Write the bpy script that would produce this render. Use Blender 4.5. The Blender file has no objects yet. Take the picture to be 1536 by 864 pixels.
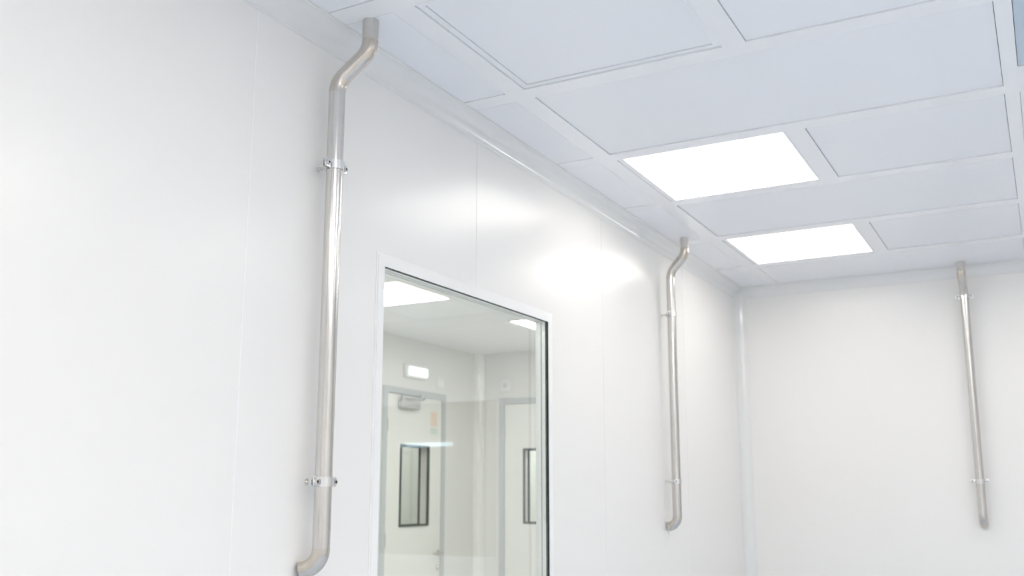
import bpy, bmesh, math
from mathutils import Vector, Matrix

scene = bpy.context.scene
COL = scene.collection
PI = math.pi
CZ = 1.47            # camera height
HC = 2.70            # ceiling height
XL = -1.62           # left wall face
YB = 5.77            # back wall face
XR = 2.294
YF = -1.70
T = 0.05             # wall thickness


# ------------------------------------------------------------------ materials
def new_mat(name):
    m = bpy.data.materials.new(name)
    m.use_nodes = True
    nt = m.node_tree
    return m, nt, nt.nodes['Principled BSDF']


def plain(name, rgb, rough=0.5, metal=0.0, spec=0.5, var=0.0, scale=3.0, rvar=0.0):
    m, nt, b = new_mat(name)
    b.inputs['Base Color'].default_value = (*rgb, 1)
    b.inputs['Roughness'].default_value = rough
    b.inputs['Metallic'].default_value = metal
    b.inputs['Specular IOR Level'].default_value = spec
    tc = nt.nodes.new('ShaderNodeTexCoord')
    nz = nt.nodes.new('ShaderNodeTexNoise')
    nz.inputs['Scale'].default_value = scale
    nz.inputs['Detail'].default_value = 3
    nt.links.new(tc.outputs['Object'], nz.inputs['Vector'])
    if var > 0:
        mr = nt.nodes.new('ShaderNodeMapRange')
        mr.inputs['To Min'].default_value = 1 - var
        mr.inputs['To Max'].default_value = 1 + var
        nt.links.new(nz.outputs['Fac'], mr.inputs['Value'])
        mx = nt.nodes.new('ShaderNodeVectorMath')
        mx.operation = 'SCALE'
        mx.inputs[0].default_value = rgb
        nt.links.new(mr.outputs[0], mx.inputs['Scale'])
        nt.links.new(mx.outputs[0], b.inputs['Base Color'])
    if rvar > 0:
        mr2 = nt.nodes.new('ShaderNodeMapRange')
        mr2.inputs['To Min'].default_value = max(0.02, rough - rvar)
        mr2.inputs['To Max'].default_value = rough + rvar
        nt.links.new(nz.outputs['Fac'], mr2.inputs['Value'])
        nt.links.new(mr2.outputs[0], b.inputs['Roughness'])
    return m


def emit(name, rgb, strength):
    m, nt, b = new_mat(name)
    b.inputs['Base Color'].default_value = (0.9, 0.9, 0.9, 1)
    b.inputs['Emission Color'].default_value = (*rgb, 1)
    b.inputs['Emission Strength'].default_value = strength
    return m


def steel(name, base, stain, amount, rough=0.26):
    """brushed tube steel: fine lengthwise streaks and warm blotches"""
    m, nt, b = new_mat(name)
    L = nt.links.new
    tc = nt.nodes.new('ShaderNodeTexCoord')
    mp = nt.nodes.new('ShaderNodeMapping')
    mp.inputs['Scale'].default_value = (160, 160, 3)
    L(tc.outputs['Object'], mp.inputs['Vector'])
    n1 = nt.nodes.new('ShaderNodeTexNoise')
    n1.inputs['Scale'].default_value = 1.0
    n1.inputs['Detail'].default_value = 4
    L(mp.outputs[0], n1.inputs['Vector'])
    n2 = nt.nodes.new('ShaderNodeTexNoise')
    n2.inputs['Scale'].default_value = 11
    n2.inputs['Detail'].default_value = 4
    n2.inputs['Roughness'].default_value = 0.55
    L(tc.outputs['Object'], n2.inputs['Vector'])
    rp = nt.nodes.new('ShaderNodeValToRGB')
    rp.color_ramp.elements[0].position = 0.42
    rp.color_ramp.elements[1].position = 0.72
    rp.color_ramp.elements[0].color = (0, 0, 0, 1)
    rp.color_ramp.elements[1].color = (amount, amount, amount, 1)
    L(n2.outputs['Fac'], rp.inputs['Fac'])
    mx = nt.nodes.new('ShaderNodeMix')
    mx.data_type = 'RGBA'
    mx.inputs[6].default_value = (*base, 1)
    mx.inputs[7].default_value = (*stain, 1)
    L(rp.outputs['Color'], mx.inputs[0])
    mr = nt.nodes.new('ShaderNodeMapRange')
    mr.inputs['To Min'].default_value = 0.94
    mr.inputs['To Max'].default_value = 1.06
    L(n1.outputs['Fac'], mr.inputs['Value'])
    sc = nt.nodes.new('ShaderNodeVectorMath')
    sc.operation = 'SCALE'
    L(mx.outputs[2], sc.inputs[0])
    L(mr.outputs[0], sc.inputs['Scale'])
    L(sc.outputs[0], b.inputs['Base Color'])
    mr2 = nt.nodes.new('ShaderNodeMapRange')
    mr2.inputs['To Min'].default_value = rough - 0.03
    mr2.inputs['To Max'].default_value = rough + 0.04
    L(n2.outputs['Fac'], mr2.inputs['Value'])
    L(mr2.outputs[0], b.inputs['Roughness'])
    b.inputs['Metallic'].default_value = 1.0
    return m


def glass(name, tint, ior=1.75):
    m = bpy.data.materials.new(name)
    m.use_nodes = True
    nt = m.node_tree
    nt.nodes.clear()
    L = nt.links.new
    out = nt.nodes.new('ShaderNodeOutputMaterial')
    tr = nt.nodes.new('ShaderNodeBsdfTransparent')
    tr.inputs['Color'].default_value = (*tint, 1)
    gl = nt.nodes.new('ShaderNodeBsdfGlossy')
    gl.inputs['Roughness'].default_value = 0.0
    fr = nt.nodes.new('ShaderNodeFresnel')
    fr.inputs['IOR'].default_value = ior
    ge = nt.nodes.new('ShaderNodeNewGeometry')
    inv = nt.nodes.new('ShaderNodeMath')
    inv.operation = 'SUBTRACT'
    inv.inputs[0].default_value = 1.0
    L(ge.outputs['Backfacing'], inv.inputs[1])
    mul = nt.nodes.new('ShaderNodeMath')
    mul.operation = 'MULTIPLY'
    L(fr.outputs[0], mul.inputs[0])
    L(inv.outputs[0], mul.inputs[1])
    mx = nt.nodes.new('ShaderNodeMixShader')
    L(mul.outputs[0], mx.inputs[0])
    L(tr.outputs[0], mx.inputs[1])
    L(gl.outputs[0], mx.inputs[2])
    L(mx.outputs[0], out.inputs['Surface'])
    return m


M = dict(
    wall=plain('wall_enamel', (0.885, 0.868, 0.842), 0.245, spec=0.45),
    cove=plain('cove_plastic', (0.835, 0.832, 0.815), 0.09, spec=0.9),
    panel=plain('ceiling_panel_enamel', (0.88, 0.885, 0.905), 0.36),
    profile=plain('ceiling_profile_enamel', (0.90, 0.90, 0.91), 0.16),
    void=plain('shadow_gap', (0.30, 0.31, 0.33), 0.8),
    bluegrey=plain('blue_grey_enamel', (0.56, 0.65, 0.73), 0.3),
    bead=plain('white_silicone', (0.95, 0.95, 0.945), 0.2),
    floor=plain('blue_vinyl_floor', (0.63, 0.72, 0.86), 0.35, var=0.03, scale=2),
    frame=plain('window_frame_enamel', (0.91, 0.905, 0.89), 0.3),
    seal=plain('black_seal', (0.012, 0.028, 0.026), 0.35),
    alu=plain('aluminium_spacer', (0.84, 0.85, 0.85), 0.34, metal=0.35),
    groove=plain('spacer_groove', (0.22, 0.24, 0.24), 0.5),
    glass=glass('window_glass', (0.98, 0.99, 0.982)),
    dglass=glass('door_glass', (0.93, 0.965, 0.945)),
    steel=steel('brushed_stainless', (0.68, 0.665, 0.645), (0.61, 0.575, 0.53), 0.35, 0.19),
    bend=steel('heat_tinted_stainless', (0.67, 0.635, 0.59), (0.50, 0.42, 0.32), 0.5, 0.22),
    stub=steel('dull_stainless', (0.72, 0.70, 0.675), (0.58, 0.54, 0.49), 0.5, 0.38),
    zinc=plain('galvanised_steel', (0.78, 0.78, 0.78), 0.2, metal=1.0, var=0.06, scale=60, rvar=0.05),
    bolt=plain('bolt_steel', (0.76, 0.745, 0.72), 0.24, metal=1.0, var=0.08, scale=90),
    light=emit('led_diffuser', (1.0, 0.957, 0.895), 4.7),
    light2=emit('led_diffuser_next_room', (1.0, 0.985, 0.96), 17.2),
    light4=emit('added_passage_diffuser', (1.0, 0.985, 0.96), 24.0),
    light3=emit('added_rear_room_diffuser', (1.0, 0.98, 0.94), 14.0),
    bluelamp=emit('cool_strip_lamp', (0.66, 0.82, 1.0), 3.6),
    exitlamp=emit('emergency_lamp_diffuser', (0.84, 0.92, 1.0), 1.0),
    nwall=plain('next_room_wall', (0.76, 0.755, 0.74), 0.3),
    beige=plain('rear_room_wall', (0.62, 0.59, 0.52), 0.4, var=0.05, scale=1.5),
    nfloor=plain('next_room_floor', (0.80, 0.81, 0.81), 0.4),
    door=plain('door_enamel', (0.78, 0.78, 0.755), 0.3),
    dframe=plain('door_frame_grey', (0.50, 0.53, 0.545), 0.35, var=0.02),
    dark=plain('dark_gasket', (0.03, 0.04, 0.04), 0.45),
    closer=plain('closer_grey', (0.55, 0.56, 0.57), 0.35, metal=0.4),
    white=plain('white_plastic', (0.82, 0.82, 0.82), 0.35),
    orange=plain('orange_paper', (0.78, 0.63, 0.53), 0.6, var=0.05, scale=40),
    green=plain('green_paper', (0.62, 0.70, 0.65), 0.6, var=0.05, scale=40),
)


# ------------------------------------------------------------------ helpers
def obj(name, bm, mats, parent=None, smooth=False, angle=35):
    me = bpy.data.meshes.new(name)
    bmesh.ops.recalc_face_normals(bm, faces=bm.faces)
    bm.to_mesh(me)
    bm.free()
    for m in (mats if isinstance(mats, (list, tuple)) else [mats]):
        me.materials.append(m)
    if smooth:
        for p in me.polygons:
            p.use_smooth = True
        me.set_sharp_from_angle(angle=math.radians(angle))
    o = bpy.data.objects.new(name, me)
    COL.objects.link(o)
    if parent:
        o.parent = parent
    return o


def empty(name, loc=(0, 0, 0), rz=0.0):
    o = bpy.data.objects.new(name, None)
    o.empty_display_size = 0.05
    o.location = loc
    o.rotation_euler = (0, 0, rz)
    COL.objects.link(o)
    return o


def tag(o, label=None, cat=None, group=None, kind=None):
    if label: o['label'] = label
    if cat: o['category'] = cat
    if group: o['group'] = group
    if kind: o['kind'] = kind
    return o


def box(bm, x0, x1, y0, y1, z0, z1, bevel=0.0, mi=0):
    r = bmesh.ops.create_cube(bm, size=1.0)
    vs = r['verts']
    for v in vs:
        v.co = Vector(((x0 + x1) / 2 + v.co.x * (x1 - x0), (y0 + y1) / 2 + v.co.y * (y1 - y0),
                       (z0 + z1) / 2 + v.co.z * (z1 - z0)))
    fs = set(f for v in vs for f in v.link_faces)
    for f in fs:
        f.material_index = mi
    if bevel > 0:
        es = set(e for v in vs for e in v.link_edges)
        bmesh.ops.bevel(bm, geom=list(es), offset=bevel, segments=2, affect='EDGES', profile=0.5)
    return vs


def boxes(name, lst, mat, parent=None, bevel=0.0):
    bm = bmesh.new()
    for b in lst:
        box(bm, *b, bevel=bevel)
    return obj(name, bm, mat, parent)


def ring_boxes(u0, u1, v0, v1, w):
    """four strips outside the rectangle u0..u1 x v0..v1, of width w"""
    return [(u0 - w, u1 + w, v1, v1 + w), (u0 - w, u1 + w, v0 - w, v0), (u0 - w, u0, v0, v1), (u1, u1 + w, v0, v1)]


def relief(name, us, vs, cell, place, thick, mats, parent=None):
    """slab over a grid of cells; cell(u,v) -> (depth, material) or None for a hole.
    place(u, v, d) puts a point, d running into the slab."""
    us = sorted(set(round(u, 5) for u in us))
    vs = sorted(set(round(v, 5) for v in vs))
    nu, nv = len(us) - 1, len(vs) - 1
    C = [[cell((us[i] + us[i + 1]) / 2, (vs[j] + vs[j + 1]) / 2) for j in range(nv)] for i in range(nu)]
    bm = bmesh.new()
    cache = {}

    def V(u, v, d):
        k = (round(u, 5), round(v, 5), round(d, 5))
        if k not in cache:
            cache[k] = bm.verts.new(place(*k))
        return cache[k]

    def F(pts, mi):
        vv = [V(*p) for p in pts]
        if len(set(vv)) < 3:
            return
        try:
            f = bm.faces.new(vv)
            f.material_index = mi
        except ValueError:
            pass

    def dep(i, j):
        if i < 0 or j < 0 or i >= nu or j >= nv or C[i][j] is None:
            return thick
        return C[i][j][0]

    for i in range(nu):
        for j in range(nv):
            a, b, c, e = us[i], us[i + 1], vs[j], vs[j + 1]
            if C[i][j] is not None:
                d, mi = C[i][j]
                F([(a, c, d), (b, c, d), (b, e, d), (a, e, d)], mi)
                F([(a, c, thick), (a, e, thick), (b, e, thick), (b, c, thick)], mi)
    for i in range(nu + 1):
        for j in range(nv):
            d0, d1 = dep(i - 1, j), dep(i, j)
            if abs(d0 - d1) > 1e-6:
                F([(us[i], vs[j], d0), (us[i], vs[j + 1], d0), (us[i], vs[j + 1], d1), (us[i], vs[j], d1)], 0)
    for i in range(nu):
        for j in range(nv + 1):
            d0, d1 = dep(i, j - 1), dep(i, j)
            if abs(d0 - d1) > 1e-6:
                F([(us[i], vs[j], d0), (us[i + 1], vs[j], d0), (us[i + 1], vs[j], d1), (us[i], vs[j], d1)], 0)
    return obj(name, bm, mats, parent)


def wall(name, u0, u1, seams, holes, place, mat, thick=T, z1=HC, g=0.0016, beads=()):
    """panelled wall: vertical seams are shallow grooves; holes = (ua, ub, za, zb)"""
    us = [u0, u1]
    for s in seams:
        us += [s - g, s + g]
    vs = [0, z1]
    for h in holes:
        us += [h[0], h[1]]
        vs += [h[2], h[3]]

    def cell(u, v):
        for h in holes:
            if h[0] < u < h[1] and h[2] < v < h[3]:
                return None
        for s in seams:
            if abs(u - s) < g:
                return (-0.0007, 1) if s in beads else (0.0012, 0)
        return (0.0, 0)
    o = relief(name, us, vs, cell, place, thick, [mat, M['bead']])
    return tag(o, kind='structure')


def sweep(bm, pts, r, n=28, caps=True, wall_t=0.0):
    """tube along points in the local XZ plane"""
    P = [Vector(p) for p in pts]
    rings = []
    for i, p in enumerate(P):
        t = (P[min(i + 1, len(P) - 1)] - P[max(i - 1, 0)]).normalized()
        b = Vector((0, 1, 0))
        nrm = t.cross(b).normalized()
        rings.append([bm.verts.new(p + nrm * (r * math.cos(2 * PI * k / n)) + b * (r * math.sin(2 * PI * k / n)))
                      for k in range(n)])
    for a, c in zip(rings, rings[1:]):
        for k in range(n):
            bm.faces.new((a[k], a[(k + 1) % n], c[(k + 1) % n], c[k]))
    if caps:
        bm.faces.new(rings[0][::-1])
        bm.faces.new(rings[-1])
    return rings


def cyl(bm, p0, p1, r, n=16):
    p0, p1 = Vector(p0), Vector(p1)
    d = p1 - p0
    q = Vector((0, 0, 1)).rotation_difference(d.normalized())
    mat = Matrix.Translation((p0 + p1) / 2) @ q.to_matrix().to_4x4()
    bmesh.ops.create_cone(bm, cap_ends=True, segments=n, radius1=r, radius2=r, depth=d.length, matrix=mat)


# ------------------------------------------------------------------ our room: shell
W1 = (2.197, 3.221, 0.90 + 0.17, CZ + 0.636)       # y0, y1, z0, z1 of the window in the left wall
W2 = (0.045, 1.069, W1[2], W1[3])                  # x0, x1 of the window in the back wall
RH = 0.012                                         # reveal ring thickness

seams_left = [-1.462, -0.422, 0.618, 1.659, 2.702, 3.737, 4.78]
wall('wall_left', YF - T, YB + T, seams_left, [(W1[0] - RH, W1[1] + RH, W1[2] - RH, W1[3] + RH)],
     lambda u, v, d: (XL - d, u, v), M['wall'], beads=(1.659,))
wall('wall_back', XL, XR, [-0.863, 0.177, 1.217], [(W2[0] - RH, W2[1] + RH, W2[2] - RH, W2[3] + RH)],
     lambda u, v, d: (u, YB + d, v), M['wall'])
wall('wall_right', YF - T, YB + T, [-0.6, 0.44, 1.48, 2.52, 3.56, 4.6], [], lambda u, v, d: (XR + d, u, v), M['wall'])
wall('wall_front', XL, XR, [-0.863, 0.177, 1.217], [], lambda u, v, d: (u, YF - d, v), M['wall'])
tag(boxes('floor', [(XL - T, XR + T, YF - T, YB + T, -0.05, 0.0)], M['floor']), kind='structure')

# ceiling: flush grid of profiles with openings that carry panels and lights
COLX = [(-1.341, -0.715), (-0.648, -0.030), (0.012, 0.635), (0.702, 1.325), (1.392, 2.015)]
ROWY = {0: (1.918, 2.519), 1: (2.586, 3.186), 2: (3.255, 3.850), 3: (3.915, 4.505), 4: (4.580, 5.170)}
for k in range(-1, -6, -1):
    ROWY[k] = (1.918 + 0.667 * k - 0.005, 2.519 + 0.667 * k - 0.005)
SL = (-1.575, -1.408)
SR = (2.082, 2.249)
SB = (5.238, 5.725)
SF = (-1.655, -1.49)
LIGHTS = {(0, 2), (0, 4), (2, 0), (2, 2), (2, 4), (2, -2), (1, -2), (0, -4), (2, -4), (1, -4), (3, -2), (3, -4), (3, 0), (4, -2), (4, -4)}  # out-of-view lights: some inferred from wall reflections, others added to brighten walls and ceiling
openings = []      # (x0,x1,y0,y1,what)
for k, (ya, yb) in ROWY.items():
    openings.append((*SL, ya, yb, 'panel'))
    openings.append((*SR, ya, yb, 'panel'))
    if k in (1, 3):
        openings.append((COLX[0][0], COLX[1][1], ya, yb, 'panel'))
        cols = (2, 3, 4)
    else:
        cols = range(5)
    for c in cols:
        what = 'light' if (c, k) in LIGHTS else 'panel'
        if (c, k) == (0, 0):
            what = 'filter'
        if (c, k) == (2, 1):
            openings.append((COLX[c][0], COLX[c][1], ya, 3.05, 'blue'))
            continue
        openings.append((*COLX[c], ya, yb, what))
for xa, xb in [SL, (COLX[0][0], COLX[1][1])] + COLX[2:] + [SR]:
    openings.append((xa, xb, *SB, 'panel'))
    openings.append((xa, xb, *SF, 'panel'))


def ceil_cell(u, v):
    for o in openings:
        if o[0] < u < o[1] and o[2] < v < o[3]:
            return (0.032, 1)
    return (0.0, 0)


ceiling = relief('ceiling', [XL, XR] + [o[0] for o in openings] + [o[1] for o in openings],
                 [YF, YB] + [o[2] for o in openings] + [o[3] for o in openings],
                 ceil_cell, lambda u, v, d: (u, v, HC + d), 0.06, [M['profile'], M['void']])
tag(ceiling, kind='structure')


def slab(name, x0, x1, y0, y1, z0, z1, mat, parent, bevel=0.0008):
    bm = bmesh.new()
    box(bm, x0, x1, y0, y1, z0, z1, bevel)
    return obj(name, bm, mat, parent)


def make_light(name, x0, x1, y0, y1, z, mat, lx0, lx1, ly0, ly1, depth=0.026):
    """panel light in a ceiling opening; lx.. is the lit face"""
    t = empty(name, ((x0 + x1) / 2, (y0 + y1) / 2, z))
    cx, cy = t.location.x, t.location.y
    fr = bmesh.new()
    box(fr, x0 - cx, lx0 - cx, y0 - cy, y1 - cy, 0.0015, depth)
    box(fr, lx1 - cx, x1 - cx, y0 - cy, y1 - cy, 0.0015, depth)
    box(fr, lx0 - cx, lx1 - cx, y0 - cy, ly0 - cy, 0.0015, depth)
    box(fr, lx0 - cx, lx1 - cx, ly1 - cy, y1 - cy, 0.0015, depth)
    obj('light_frame', fr, M['profile'], t)
    df = bmesh.new()
    box(df, lx0 - cx, lx1 - cx, ly0 - cy, ly1 - cy, 0.003, depth - 0.006)
    obj('diffuser', df, mat, t)
    return t


G = 0.0015
LIGHT_LABEL = {
    (0, 2): 'glowing square ceiling panel light, the larger and nearer of the two in view',
    (0, 4): 'glowing square ceiling panel light nearest the back wall, smaller of the two in view',
}
for (x0, x1, y0, y1, what) in openings:
    a, b, c, d = x0 + G, x1 - G, y0 + G, y1 - G
    if what == 'panel':
        low = 0.0042
        if SL[0] in (x0,) or x1 == SR[1]:
            c, d = c + 0.0012, d - 0.0012
        if x0 == SL[0]: a, low = a - 2 * G, 0.0006
        if x1 == SR[1]: b, low = b + 2 * G, 0.0006
        if y1 == SB[1]: d, low = d + 2 * G, 0.0006
        if y0 == SF[0]: c, low = c - 2 * G, 0.0006
        slab('ceiling_panel', a, b, c, d, HC + low, HC + 0.028, M['panel'], ceiling)
    elif what == 'blue':
        slab('ceiling_panel', a, b, c, d, HC + 0.0045, HC + 0.028, M['bluegrey'], ceiling)['label'] = 'blue-grey ceiling panel'
    elif what == 'filter':
        w = 0.019
        fr = bmesh.new()
        for (p, q, r, s) in ((a, b, c, c + w), (a, b, d - w, d), (a, a + w, c + w, d - w), (b - w, b, c + w, d - w)):
            box(fr, p, q, r, s, HC + 0.0045, HC + 0.028)
        pf = obj('panel_frame', fr, M['panel'], ceiling)
        slab('filter_panel', a + w + G, b - w - G, c + w + G, d - w - G, HC + 0.007, HC + 0.028, M['panel'], pf)
    else:
        ck = next((cc, kk) for (cc, kk) in LIGHTS if abs(COLX[cc][0] - x0) < 1e-4 and abs(ROWY[kk][0] - y0) < 1e-4)
        if ck[0] == 0:
            lit = (-1.317, -0.725)
        elif ck[0] == 2:
            lit = (0.040, 0.630)
        else:
            lit = (x0 + 0.016, x1 - 0.016)
        if ck == (0, 2):
            ly = (3.259, 3.842)
        elif ck == (0, 4):
            ly = (4.584, 5.166)
        else:
            ly = (y0 + 0.008, y1 - 0.008)
        t = make_light('ceiling_light', a, b, c, d, HC, M['light'], *lit, *ly)
        if ck in LIGHT_LABEL:
            tag(t, LIGHT_LABEL[ck], 'light', 'ceiling panel lights in view')
        else:
            tag(t, 'square ceiling panel light outside the picture, placed to match wall brightness and reflections', 'light',
                'ceiling panel lights out of view')


# coves: concave trim between wall and ceiling, and in the corner
def cove_profile(r=0.055, fl=0.008, st=0.0016):
    nr = 0.0032
    p = [(0, 0), (0, r + fl), (st, r + fl), (st, r + nr)]
    for i in range(1, 8):
        t = PI / 2 * i / 8
        p.append((st + nr * math.sin(t) * 0.8, r + nr * math.cos(t)))
    # main curve, a little flatter just above the wall flange
    N = 40
    w = [1 + 1.6 * math.exp(-(((k + 0.5) / N * 90 - 15) / 7) ** 2) for k in range(N)]
    sa = sum(w[k] * math.sin(PI / 2 * (k + 0.5) / N) for k in range(N))
    sb = sum(w[k] * math.cos(PI / 2 * (k + 0.5) / N) for k in range(N))
    a, b = st + nr * 0.8, r
    p.append((a, b))
    for k in range(N):
        t = PI / 2 * (k + 0.5) / N
        a += (r - st - nr * 0.8) * w[k] * math.sin(t) / sa
        b -= (r - st - nr * 0.8) * w[k] * math.cos(t) / sb
        p.append((a, b))
    for i in range(7, 0, -1):
        t = PI / 2 * i / 8
        p.append((r + nr * math.cos(t), st + nr * math.sin(t) * 0.8))
    p += [(r + nr, st), (r + fl, st), (r + fl, 0)]
    return p


def cove(name, place, s0, s1):
    prof = cove_profile()
    bm = bmesh.new()
    A = [bm.verts.new(place(a, b, s0)) for a, b in prof]
    B = [bm.verts.new(place(a, b, s1)) for a, b in prof]
    n = len(prof)
    for i in range(n):
        bm.faces.new((A[i], A[(i + 1) % n], B[(i + 1) % n], B[i]))
    bm.faces.new(A[::-1])
    bm.faces.new(B)
    return tag(obj(name, bm, M['cove'], None, smooth=True, angle=25), kind='structure')


cove('trim_1', lambda a, b, s: (XL + a, s, HC - b), YF, YB)
cove('trim_2', lambda a, b, s: (s, YB - a, HC - b), XL, XR)
cove('trim_3', lambda a, b, s: (XL + a, YB - b, s), 0, HC)
cove('trim_4', lambda a, b, s: (XR - a, s, HC - b), YF, YB)
cove('trim_5', lambda a, b, s: (s, YF + a, HC - b), XL, XR)


# ------------------------------------------------------------------ windows
def make_window(name, width, z0, z1, loc, rz):
    """local: X along the wall, Y into the wall (0 = wall face), Z up"""
    w = empty(name, loc, rz)
    tag(w, kind='structure')
    x0, x1 = 0.0, width
    fw = 0.029
    fr = bmesh.new()
    for (a, b, c, d) in ring_boxes(x0, x1, z0, z1, fw):
        box(fr, a, b, -0.0035, 0.0, c, d)
    for (a, b, c, d) in ring_boxes(x0 - fw, x1 + fw, z0 - fw, z1 + fw, 0.007):
        box(fr, a, b, -0.0015, 0.0, c, d)
    obj('window_frame', fr, M['frame'], w)

    def ring(nm, ya, yb, mat, inset=0.0):
        bm = bmesh.new()
        for (a, b, c, d) in ring_boxes(x0 - inset, x1 + inset, z0 - inset, z1 + inset, RH - inset):
            box(bm, a, b, ya, yb, c, d)
        return obj(nm, bm, mat, w)
    ring('seal', -0.0030, 0.0105, M['seal'])
    ring('spacer', 0.0105, 0.0255, M['alu'])
    ring('spacer_groove', 0.0255, 0.0285, M['groove'], 0.002)
    ring('spacer', 0.0285, T, M['alu'])
    boxes('glass_pane', [(x0, x1, 0.0005, 0.0065, z0, z1)], M['glass'], w)
    boxes('glass_pane', [(x0, x1, 0.040, 0.046, z0, z1)], M['glass'], w)
    return w


# left wall: local X = +y, local Y = -x  -> rotation of +90 degrees about z
make_window('window_1', W1[1] - W1[0], W1[2], W1[3], (XL, W1[0], 0), PI / 2)
# back wall: local X = +x, local Y = +y
make_window('window_2', W2[1] - W2[0], W2[2], W2[3], (W2[0], YB, 0), 0)


# ------------------------------------------------------------------ stainless pipes
PR = 0.0212


def make_pipe(loc, rz, dx, stub, straight_top, straight_bottom, label, cover, re=0.05):
    """local +X points to the wall, z = 0 at the ceiling; cover = distance from tube axis to wall along X"""
    t = empty('drain_pipe', loc, rz)
    tag(t, label, 'pipe', 'stainless drain pipes on the walls')
    # upper stub
    bm = bmesh.new()
    sweep(bm, [(0, 0, 0.001), (0, 0, -stub * 0.5), (0, 0, -stub)], PR)
    obj('upper_stub', bm, M['stub'], t, True)['label'] = 'dull grey upper stub'
    # offset bend (two 45 degree bends)
    h = -straight_top - stub
    R = (h - dx) / 0.828
    d = (dx - 0.586 * R) / 0.707
    if d < 0:
        R = dx / 0.586
        d = 0
    pts = []
    for i in range(0, 11):
        a = PI / 4 * i / 10
        pts.append((R * (1 - math.cos(a)), 0, -stub - R * math.sin(a)))
    x1, z1 = pts[-1][0] + d * 0.7071, pts[-1][2] - d * 0.7071
    for i in range(0, 11):
        a = PI / 4 * (1 - i / 10)
        # second bend turns back to vertical
        cx, cz = x1 + R * math.cos(PI / 4), z1 + R * math.sin(PI / 4) - 2 * R * math.sin(PI / 4)
        xx = x1 + R * (math.cos(a) - math.cos(PI / 4))
        zz = z1 - R * (math.sin(PI / 4) - math.sin(a))
        pts.append((xx, 0, zz))
    clean = [pts[0]]
    for p in pts[1:]:
        if (Vector(p) - Vector(clean[-1])).length > 1e-4:
            clean.append(p)
    bm = bmesh.new()
    sweep(bm, clean, PR * 1.01)
    obj('offset_bend', bm, M['bend'], t, True)['label'] = 'heat tinted offset bend'
    zt = clean[-1][2]
    xe = clean[-1][0]
    bm = bmesh.new()
    n = 8
    sweep(bm, [(xe, 0, zt + (straight_bottom - zt) * i / n) for i in range(n + 1)], PR)
    obj('straight_tube', bm, M['steel'], t, True)
    # weld beads at the three joints
    for (wx, wz) in ((0, -stub), (xe, zt), (xe, straight_bottom)):
        bm = bmesh.new()
        sweep(bm, [(wx, 0, wz + 0.0012), (wx, 0, wz + 0.0005), (wx, 0, wz - 0.0005), (wx, 0, wz - 0.0012)], PR * 1.015)
        obj('weld_seam', bm, M['bend'], t, True)
    # elbow to the wall, open at its end
    ang = math.radians(76)
    pts = [(xe + re * (1 - math.cos(ang * i / 14)), 0, straight_bottom - re * math.sin(ang * i / 14)) for i in range(15)]
    room = cover - 0.004 - (pts[-1][0] - xe) - PR * math.cos(ang)
    if room > 0.002:
        for f in (0.5, 1.0):
            pts.append((pts[14][0] + room * f, 0, pts[14][2] - room * f * math.cos(ang) / math.sin(ang)))
    bm = bmesh.new()
    r1 = sweep(bm, pts, PR * 1.01, caps=False)
    r2 = sweep(bm, pts, PR * 0.90, caps=False)
    for q in (0, -1):
        for k in range(28):
            bm.faces.new((r1[q][k], r1[q][(k + 1) % 28], r2[q][(k + 1) % 28], r2[q][k]))
    obj('wall_elbow', bm, M['bend'], t, True)['label'] = 'short elbow turning into the wall'
    return t, xe


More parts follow.
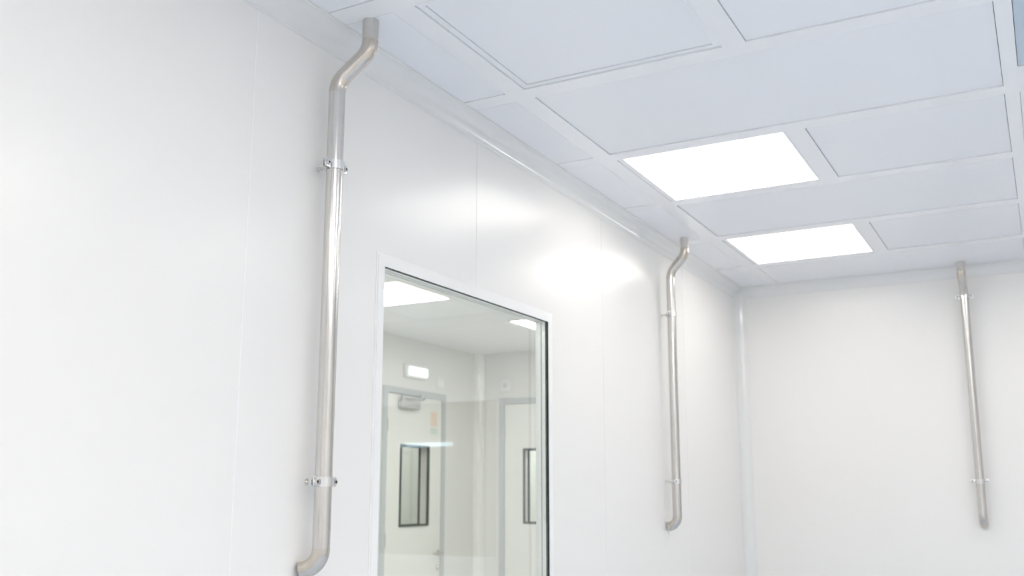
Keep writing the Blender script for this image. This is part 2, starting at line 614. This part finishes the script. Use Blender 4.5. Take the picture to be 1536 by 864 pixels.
def make_clamp(loc, rz, wall_gap, label):
    """split pipe clamp; local +X to the wall, axis Z"""
    t = empty('pipe_clamp', loc, rz)
    tag(t, label, 'clamp', 'pipe clamps on the stainless pipes')
    hh = 0.0115
    ri, ro = PR * 1.012, PR + 0.0034

    def band(name, sgn):
        bm = bmesh.new()
        n = 24
        prof = []
        a0 = math.asin(0.0035 / ro)
        outer = [(sgn * ro * math.sin(a0 + (PI - 2 * a0) * i / n), ro * math.cos(a0 + (PI - 2 * a0) * i / n)) for i in range(n + 1)]
        inner = [(sgn * ri * math.sin(a0 + (PI - 2 * a0) * i / n), ri * math.cos(a0 + (PI - 2 * a0) * i / n)) for i in range(n + 1)]
        for lo, hi in zip(range(n), range(1, n + 1)):
            V = []
            for (p, z) in ((outer[lo], -hh), (outer[hi], -hh), (outer[hi], hh), (outer[lo], hh),
                           (inner[lo], -hh), (inner[hi], -hh), (inner[hi], hh), (inner[lo], hh)):
                V.append(bm.verts.new((p[0], p[1], z)))
            for f in ((0, 1, 2, 3), (5, 4, 7, 6), (3, 2, 6, 7), (1, 0, 4, 5)):
                bm.faces.new([V[i] for i in f])
        bmesh.ops.remove_doubles(bm, verts=bm.verts, dist=1e-5)
        for s in (-1, 1):
            y0, y1 = sorted((s * (ri - 0.0002), s * (ro + 0.0175)))
            xa, xb = sorted((sgn * 0.0025, sgn * 0.0055))
            box(bm, xa, xb, y0, y1, -hh, hh, 0.0008)
        return obj(name, bm, M['zinc'], t, True, 30)
    band('front_band', -1)
    band('back_band', 1)
    for s in (-1, 1):
        y = s * (ro + 0.0095)
        bm = bmesh.new()
        cyl(bm, (-0.0055, y, 0), (-0.0115, y, 0), 0.0068, 6)
        cyl(bm, (-0.0115, y, 0), (0.0150, y, 0), 0.0034, 14)
        b = obj('bolt', bm, M['bolt'], t, True, 30)
        bm = bmesh.new()
        cyl(bm, (0.0055, y, 0), (0.0110, y, 0), 0.0066, 6)
        obj('nut', bm, M['bolt'], b, True, 30)
    bm = bmesh.new()
    cyl(bm, (ro - 0.001, 0, 0), (wall_gap - 0.0005, 0, 0), 0.0045, 14)
    cyl(bm, (ro - 0.001, 0, 0), (ro + 0.006, 0, 0), 0.0085, 6)
    cyl(bm, (wall_gap - 0.003, 0, 0), (wall_gap - 0.0005, 0, 0), 0.0078, 20)
    obj('wall_stud', bm, M['bolt'], t, True, 30)
    return t


def rel(z):
    return CZ + z


p1, x1 = make_pipe((-1.487, 1.932, HC), PI + math.radians(20), 0.085, 0.058, -0.195, -1.354,
                   'large stainless steel pipe in the foreground, left of the window', 0.057)
p2, x2 = make_pipe((-1.490, 4.452, HC), PI, 0.077, 0.052, -0.195, -1.325,
                   'stainless steel pipe on the left wall between the window and the far corner', 0.053)
p3, x3 = make_pipe((-0.343, 5.638, HC), PI / 2, 0.078, 0.050, -0.190, -1.335,
                   'thin distant stainless steel pipe on the back wall', 0.054)
AX = {1: (-1.487 - 0.085 * math.cos(math.radians(20)), 1.932 - 0.085 * math.sin(math.radians(20))),
      2: (-1.567, 4.452), 3: (-0.343, 5.716)}
for n, z, gap, rz, lab in (
        (1, 0.834, AX[1][0] - XL, PI, 'upper bolted clamp around the foreground pipe, below its bend'),
        (1, 0.034, AX[1][0] - XL, PI, 'lower bolted clamp around the foreground pipe, above its elbow'),
        (2, 0.858, AX[2][0] - XL, PI, 'upper clamp on the pipe between window and far corner'),
        (2, 0.063, AX[2][0] - XL, PI, 'lower clamp on the pipe between window and far corner'),
        (3, 1.052, YB - AX[3][1], PI / 2, 'upper clamp on the back wall pipe, close under the ceiling'),
        (3, 0.066, YB - AX[3][1], PI / 2, 'lower clamp on the back wall pipe, above its end')):
    make_clamp((AX[n][0], AX[n][1], rel(z)), rz, gap, lab)

# ------------------------------------------------------------------ next room, seen through the window
XF, YE = -4.42, 7.42
XN = XL - T
DW, DH = 0.86, rel(0.824)
D1Y = 6.02           # door in the far wall, outer frame start
D2X = -4.197         # door in the end wall, outer frame start
YS = -1.0
wall('wall_far', YS - T, YE + T, [5.75], [(D1Y, D1Y + DW, 0, DH)], lambda u, v, d: (XF - d, u, v), M['nwall'], g=0.0014)
wall('wall_end', XF, XN + T, [], [(D2X, D2X + DW, 0, DH)], lambda u, v, d: (u, YE + d, v), M['nwall'])
wall('wall_start', XF, XN, [], [], lambda u, v, d: (u, YS - d, v), M['nwall'])
wall('wall_near', YB + T, YE, [], [], lambda u, v, d: (XN + d, u, v), M['nwall'])
tag(boxes('floor', [(XF - T, XN, YS - T, YE + T, -0.05, 0)], M['nfloor']), kind='structure')
tag(boxes('ceiling', [(XF - T, XN, YS - T, YE + T, HC, HC + 0.05)], M['panel']), kind='structure')
cove('trim_6', lambda a, b, s: (XF + a, YE - b, s), 0, HC)

for (x0, y0, lab) in ((-3.86, 4.55, 'bright panel light on the ceiling of the next room, upper left in the window'),
                      (-3.338, 6.02, 'small bright panel light in the upper right corner of the window, next room'),
                      (-3.3, 2.3, None), (-3.3, 0.3, None)):  # unlabelled entries: added out of view to light the next room
    t = empty('ceiling_light', (x0 + 0.3, y0 + 0.295, HC))
    bm = bmesh.new()
    for (a, b, c, d) in ring_boxes(-0.29, 0.29, -0.285, 0.285, 0.01):
        box(bm, a, b, c, d, -0.012, 0.0)
    obj('light_frame', bm, M['frame'], t)
    boxes('diffuser', [(-0.29, 0.29, -0.285, 0.285, -0.010, -0.002)], M['light2'], t)
    if lab:
        tag(t, lab, 'light', 'panel lights in the next room')
    else:
        tag(t, 'added panel light to brighten the next room, hidden behind the left wall', 'light', 'added hidden panel lights in the next room')


def make_door(name, loc, rz, closer=True):
    """local X along the wall (handle side at +X), Y into the wall, Z up"""
    d = empty(name, loc, rz)
    tag(d, kind='structure')
    f = 0.05
    boxes('door_frame', [(0, f, -0.016, T, 0, DH), (DW - f, DW, -0.016, T, 0, DH), (f, DW - f, -0.016, T, DH - f, DH)],
          M['dframe'], d, 0.002)
    a, b, top = f + 0.003, DW - f - 0.003, DH - f - 0.003
    wx0, wx1, wz0, wz1 = 0.232, 0.632, rel(-0.232), rel(0.392)

    def cell(u, v):
        return None if (wx0 < u < wx1 and wz0 < v < wz1) else (0.0, 0)
    relief('door_leaf', [a, b, wx0, wx1], [0.006, top, wz0, wz1], cell, lambda u, v, q: (u, q - 0.006, v), 0.088, M['door'], d)
    win = bmesh.new()
    for (p, q, r, s) in ring_boxes(wx0 + 0.016, wx1 - 0.016, wz0 + 0.016, wz1 - 0.016, 0.016):
        box(win, p, q, -0.014, 0.003, r, s)
        box(win, p, q, 0.074, 0.084, r, s)
    wf = obj('door_window', win, M['dark'], d)
    boxes('glass_pane', [(wx0 + 0.016, wx1 - 0.016, 0.075, 0.080, wz0 + 0.016, wz1 - 0.016)], M['dglass'], wf)
    # door closer
    if closer:
        c = boxes('door_closer', [(0.19, 0.43, -0.056, -0.007, rel(0.665), rel(0.725))], M['closer'], d, 0.006)
        bm = bmesh.new()
        box(bm, 0.20, 0.50, -0.044, -0.034, rel(0.745), rel(0.762), 0.002)
        box(bm, 0.20, 0.225, -0.045, -0.033, rel(0.722), rel(0.762), 0.002)
        box(bm, 0.47, 0.50, -0.044, -0.014, rel(0.745), rel(0.790), 0.002)
        obj('closer_arm', bm, M['closer'], c)
    # lever handle with rose and lock
    bm = bmesh.new()
    hx, hz = 0.775, rel(-0.447)
    cyl(bm, (hx, -0.006, hz), (hx, -0.014, hz), 0.026, 24)
    cyl(bm, (hx, -0.010, hz), (hx, -0.056, hz), 0.010, 16)
    cyl(bm, (hx + 0.008, -0.052, hz), (hx - 0.125, -0.052, hz), 0.010, 16)
    obj('door_handle', bm, M['bolt'], d, True)
    bm = bmesh.new()
    cyl(bm, (hx, -0.006, hz - 0.115), (hx, -0.016, hz - 0.115), 0.024, 24)
    cyl(bm, (hx, -0.016, hz - 0.115), (hx, -0.022, hz - 0.115), 0.009, 16)
    obj('door_lock', bm, M['bolt'], d, True)
    bm = bmesh.new()
    for hz2 in (0.25, 1.1, 1.95):
        cyl(bm, (f + 0.001, -0.014, hz2), (f + 0.001, -0.014, hz2 + 0.1), 0.008, 12)
    obj('hinge', bm, M['closer'], d, True)
    return d


make_door('door_1', (XF, D1Y, 0), PI / 2)
make_door('door_2', (D2X, YE, 0), 0, closer=False)


# passages behind the two doors: simple pale boxes, each brightened by an added unseen light
def passage(side, x0, x1, y0, y1, open_side):
    bm = bmesh.new()
    t = 0.04
    box(bm, x0 - t, x1 + t, y0 - t, y1 + t, -t, 0)
    box(bm, x0 - t, x1 + t, y0 - t, y1 + t, HC, HC + t)
    if open_side != '+x': box(bm, x1, x1 + t, y0 - t, y1 + t, 0, HC)
    box(bm, x0 - t, x0, y0 - t, y1 + t, 0, HC)
    if open_side != '-y': box(bm, x0, x1, y0 - t, y0, 0, HC)
    box(bm, x0, x1, y1, y1 + t, 0, HC)
    tag(obj('wall_' + side, bm, M['nwall']), kind='structure')


passage('passage_left', XF - T - 1.3, XF - T - 0.001, 5.3, 8.6, '+x')
passage('passage_end', -4.38, -2.9, YE + T + 0.001, 8.9, '-y')
for (x, y) in ((-5.2, 7.6), (-3.6, 8.2)):
    t = empty('ceiling_light', (x, y, HC))
    bm = bmesh.new()
    for (a, b, c, d) in ring_boxes(-0.25, 0.25, -0.25, 0.25, 0.01):
        box(bm, a, b, c, d, -0.012, 0.0)
    obj('light_frame', bm, M['frame'], t)
    boxes('diffuser', [(-0.25, 0.25, -0.25, 0.25, -0.010, -0.002)], M['light4'], t)
    tag(t, 'added unseen panel light brightening the passage behind a door of the next room', 'light', 'added hidden passage lights')

# emergency lamp over the door
el = empty('emergency_wall_lamp', (XF, 6.425, rel(0.912)))
bm = bmesh.new()
box(bm, 0.0, 0.035, -0.145, 0.145, 0, 0.105, 0.006)
obj('lamp_housing', bm, M['white'], el)
bm = bmesh.new()
box(bm, 0.034, 0.052, -0.118, 0.128, 0.018, 0.085, 0.006)
obj('diffuser', bm, M['exitlamp'], el)
tag(el, 'glowing white emergency light above the door, seen through the window', 'light')


def wall_box(loc, rz, w, h, label, dot):
    t = empty('wall_switch', loc, rz)
    bm = bmesh.new()
    box(bm, -w / 2, w / 2, -0.022, 0, 0, h, 0.003)
    obj('switch_plate', bm, M['white'], t)
    bm = bmesh.new()
    box(bm, -w * 0.2, w * 0.2, -0.027, -0.021, h * 0.3, h * 0.7, 0.002)
    o = obj('indicator', bm, dot, t)
    tag(t, label, 'switch')


wall_box((XF, 6.80, rel(0.868)), PI / 2, 0.085, 0.085, 'small white box on the wall right of the emergency light', M['frame'])
wall_box((-4.135, YE, rel(0.885)), 0, 0.085, 0.10, 'small white box with green spot above the right-hand door in the window', M['green'])

# notices on the door
bm = bmesh.new()
box(bm, 0, 0.0012, -0.048, 0.048, 0, 0.115)
s = obj('door_notice', bm, M['orange'])
s.location = (XF + 0.0062, 6.715, rel(0.553))
tag(s, 'pale orange notice stuck on the door near its upper right edge', 'notice')
bm = bmesh.new()
box(bm, 0, 0.0012, -0.052, 0.048, 0, 0.05)
s = obj('door_notice', bm, M['green'])
s.location = (XF + 0.0062, 6.715, rel(0.488))
tag(s, 'small pale green notice on the door below the orange one', 'notice')

# ------------------------------------------------------------------ room behind the back-wall window (mirrored in the left window)
Y0R, Y1R, X0R, X1R = YB + T, 8.4, -1.40, 3.3
wall('wall_rear', X0R, X1R, [], [], lambda u, v, d: (u, Y1R + d, v), M['beige'])
wall('wall_rear_left', Y0R, Y1R, [], [], lambda u, v, d: (X0R - d, u, v), M['beige'])
wall('wall_rear_right', Y0R, Y1R, [], [], lambda u, v, d: (X1R + d, u, v), M['beige'])
wall('wall_rear_front', XR, X1R, [], [], lambda u, v, d: (u, Y0R - d, v), M['beige'])
tag(boxes('floor', [(X0R - T, X1R + T, Y0R, Y1R + T, -0.05, 0)], M['nfloor']), kind='structure')
tag(boxes('ceiling', [(X0R - T, X1R + T, Y0R, Y1R + T, HC, HC + 0.05)], M['panel']), kind='structure')
t = empty('strip_wall_lamp', (2.31, Y1R, rel(0.50)))
boxes('lamp_housing', [(-0.30, 0.30, -0.03, 0, -0.03, 0.05)], M['white'], t, 0.004)
boxes('diffuser', [(-0.28, 0.28, -0.045, -0.028, -0.012, 0.028)], M['bluelamp'], t, 0.004)
tag(t, 'cool bluish strip lamp mirrored as a pale bar in the window glass', 'light')
t = empty('ceiling_light', (1.0, 7.1, HC))  # unseen light added so the rear room is lit
bm = bmesh.new()
for (a, b, c, d) in ring_boxes(-0.29, 0.29, -0.29, 0.29, 0.01):
    box(bm, a, b, c, d, -0.012, 0.0)
obj('light_frame', bm, M['frame'], t)
boxes('diffuser', [(-0.29, 0.29, -0.29, 0.29, -0.010, -0.002)], M['light3'], t)
tag(t, 'added unseen panel light brightening the room behind the back wall', 'light')

# ------------------------------------------------------------------ camera
f_px, yaw, pit, rol, cx, cy = 1472.59719, -0.483255721, 0.185274594, -0.00290152126, 796.0096, 467.2757
fw = Vector((math.sin(yaw) * math.cos(pit), math.cos(yaw) * math.cos(pit), math.sin(pit)))
rt = Vector((math.cos(yaw), -math.sin(yaw), 0))
up = rt.cross(fw)
c, s = math.cos(rol), math.sin(rol)
R0 = c * rt + s * up
U0 = -s * rt + c * up
cam_d = bpy.data.cameras.new('camera')
cam = bpy.data.objects.new('camera', cam_d)
COL.objects.link(cam)
mw = Matrix.Identity(4)
for i in range(3):
    mw[i][0], mw[i][1], mw[i][2] = R0[i], U0[i], -fw[i]
mw[0][3], mw[1][3], mw[2][3] = 0, 0, CZ
cam.matrix_world = mw
cam_d.sensor_fit = 'HORIZONTAL'
cam_d.sensor_width = 36.0
cam_d.lens = f_px / 1536 * 36.0
cam_d.shift_x = (768 - cx) / 1536
cam_d.shift_y = (cy - 432) / 1536
cam_d.clip_start = 0.02
cam_d.dof.use_dof = True
cam_d.dof.focus_distance = 2.5
cam_d.dof.aperture_fstop = 4.5
scene.camera = cam

# ------------------------------------------------------------------ world and view
w = bpy.data.worlds.new('world')
scene.world = w
w.use_nodes = True
w.node_tree.nodes['Background'].inputs['Color'].default_value = (0.6, 0.7, 0.85, 1)
w.node_tree.nodes['Background'].inputs['Strength'].default_value = 0.3
vs = scene.view_settings
vs.view_transform = 'Standard'
vs.look = 'None'
vs.gamma = 1.0
vs.use_curve_mapping = False
vs.exposure = 0.075
cy_ = scene.cycles
cy_.max_bounces = 14
cy_.diffuse_bounces = 8
cy_.glossy_bounces = 8
cy_.transparent_max_bounces = 16
cy_.use_denoising = True
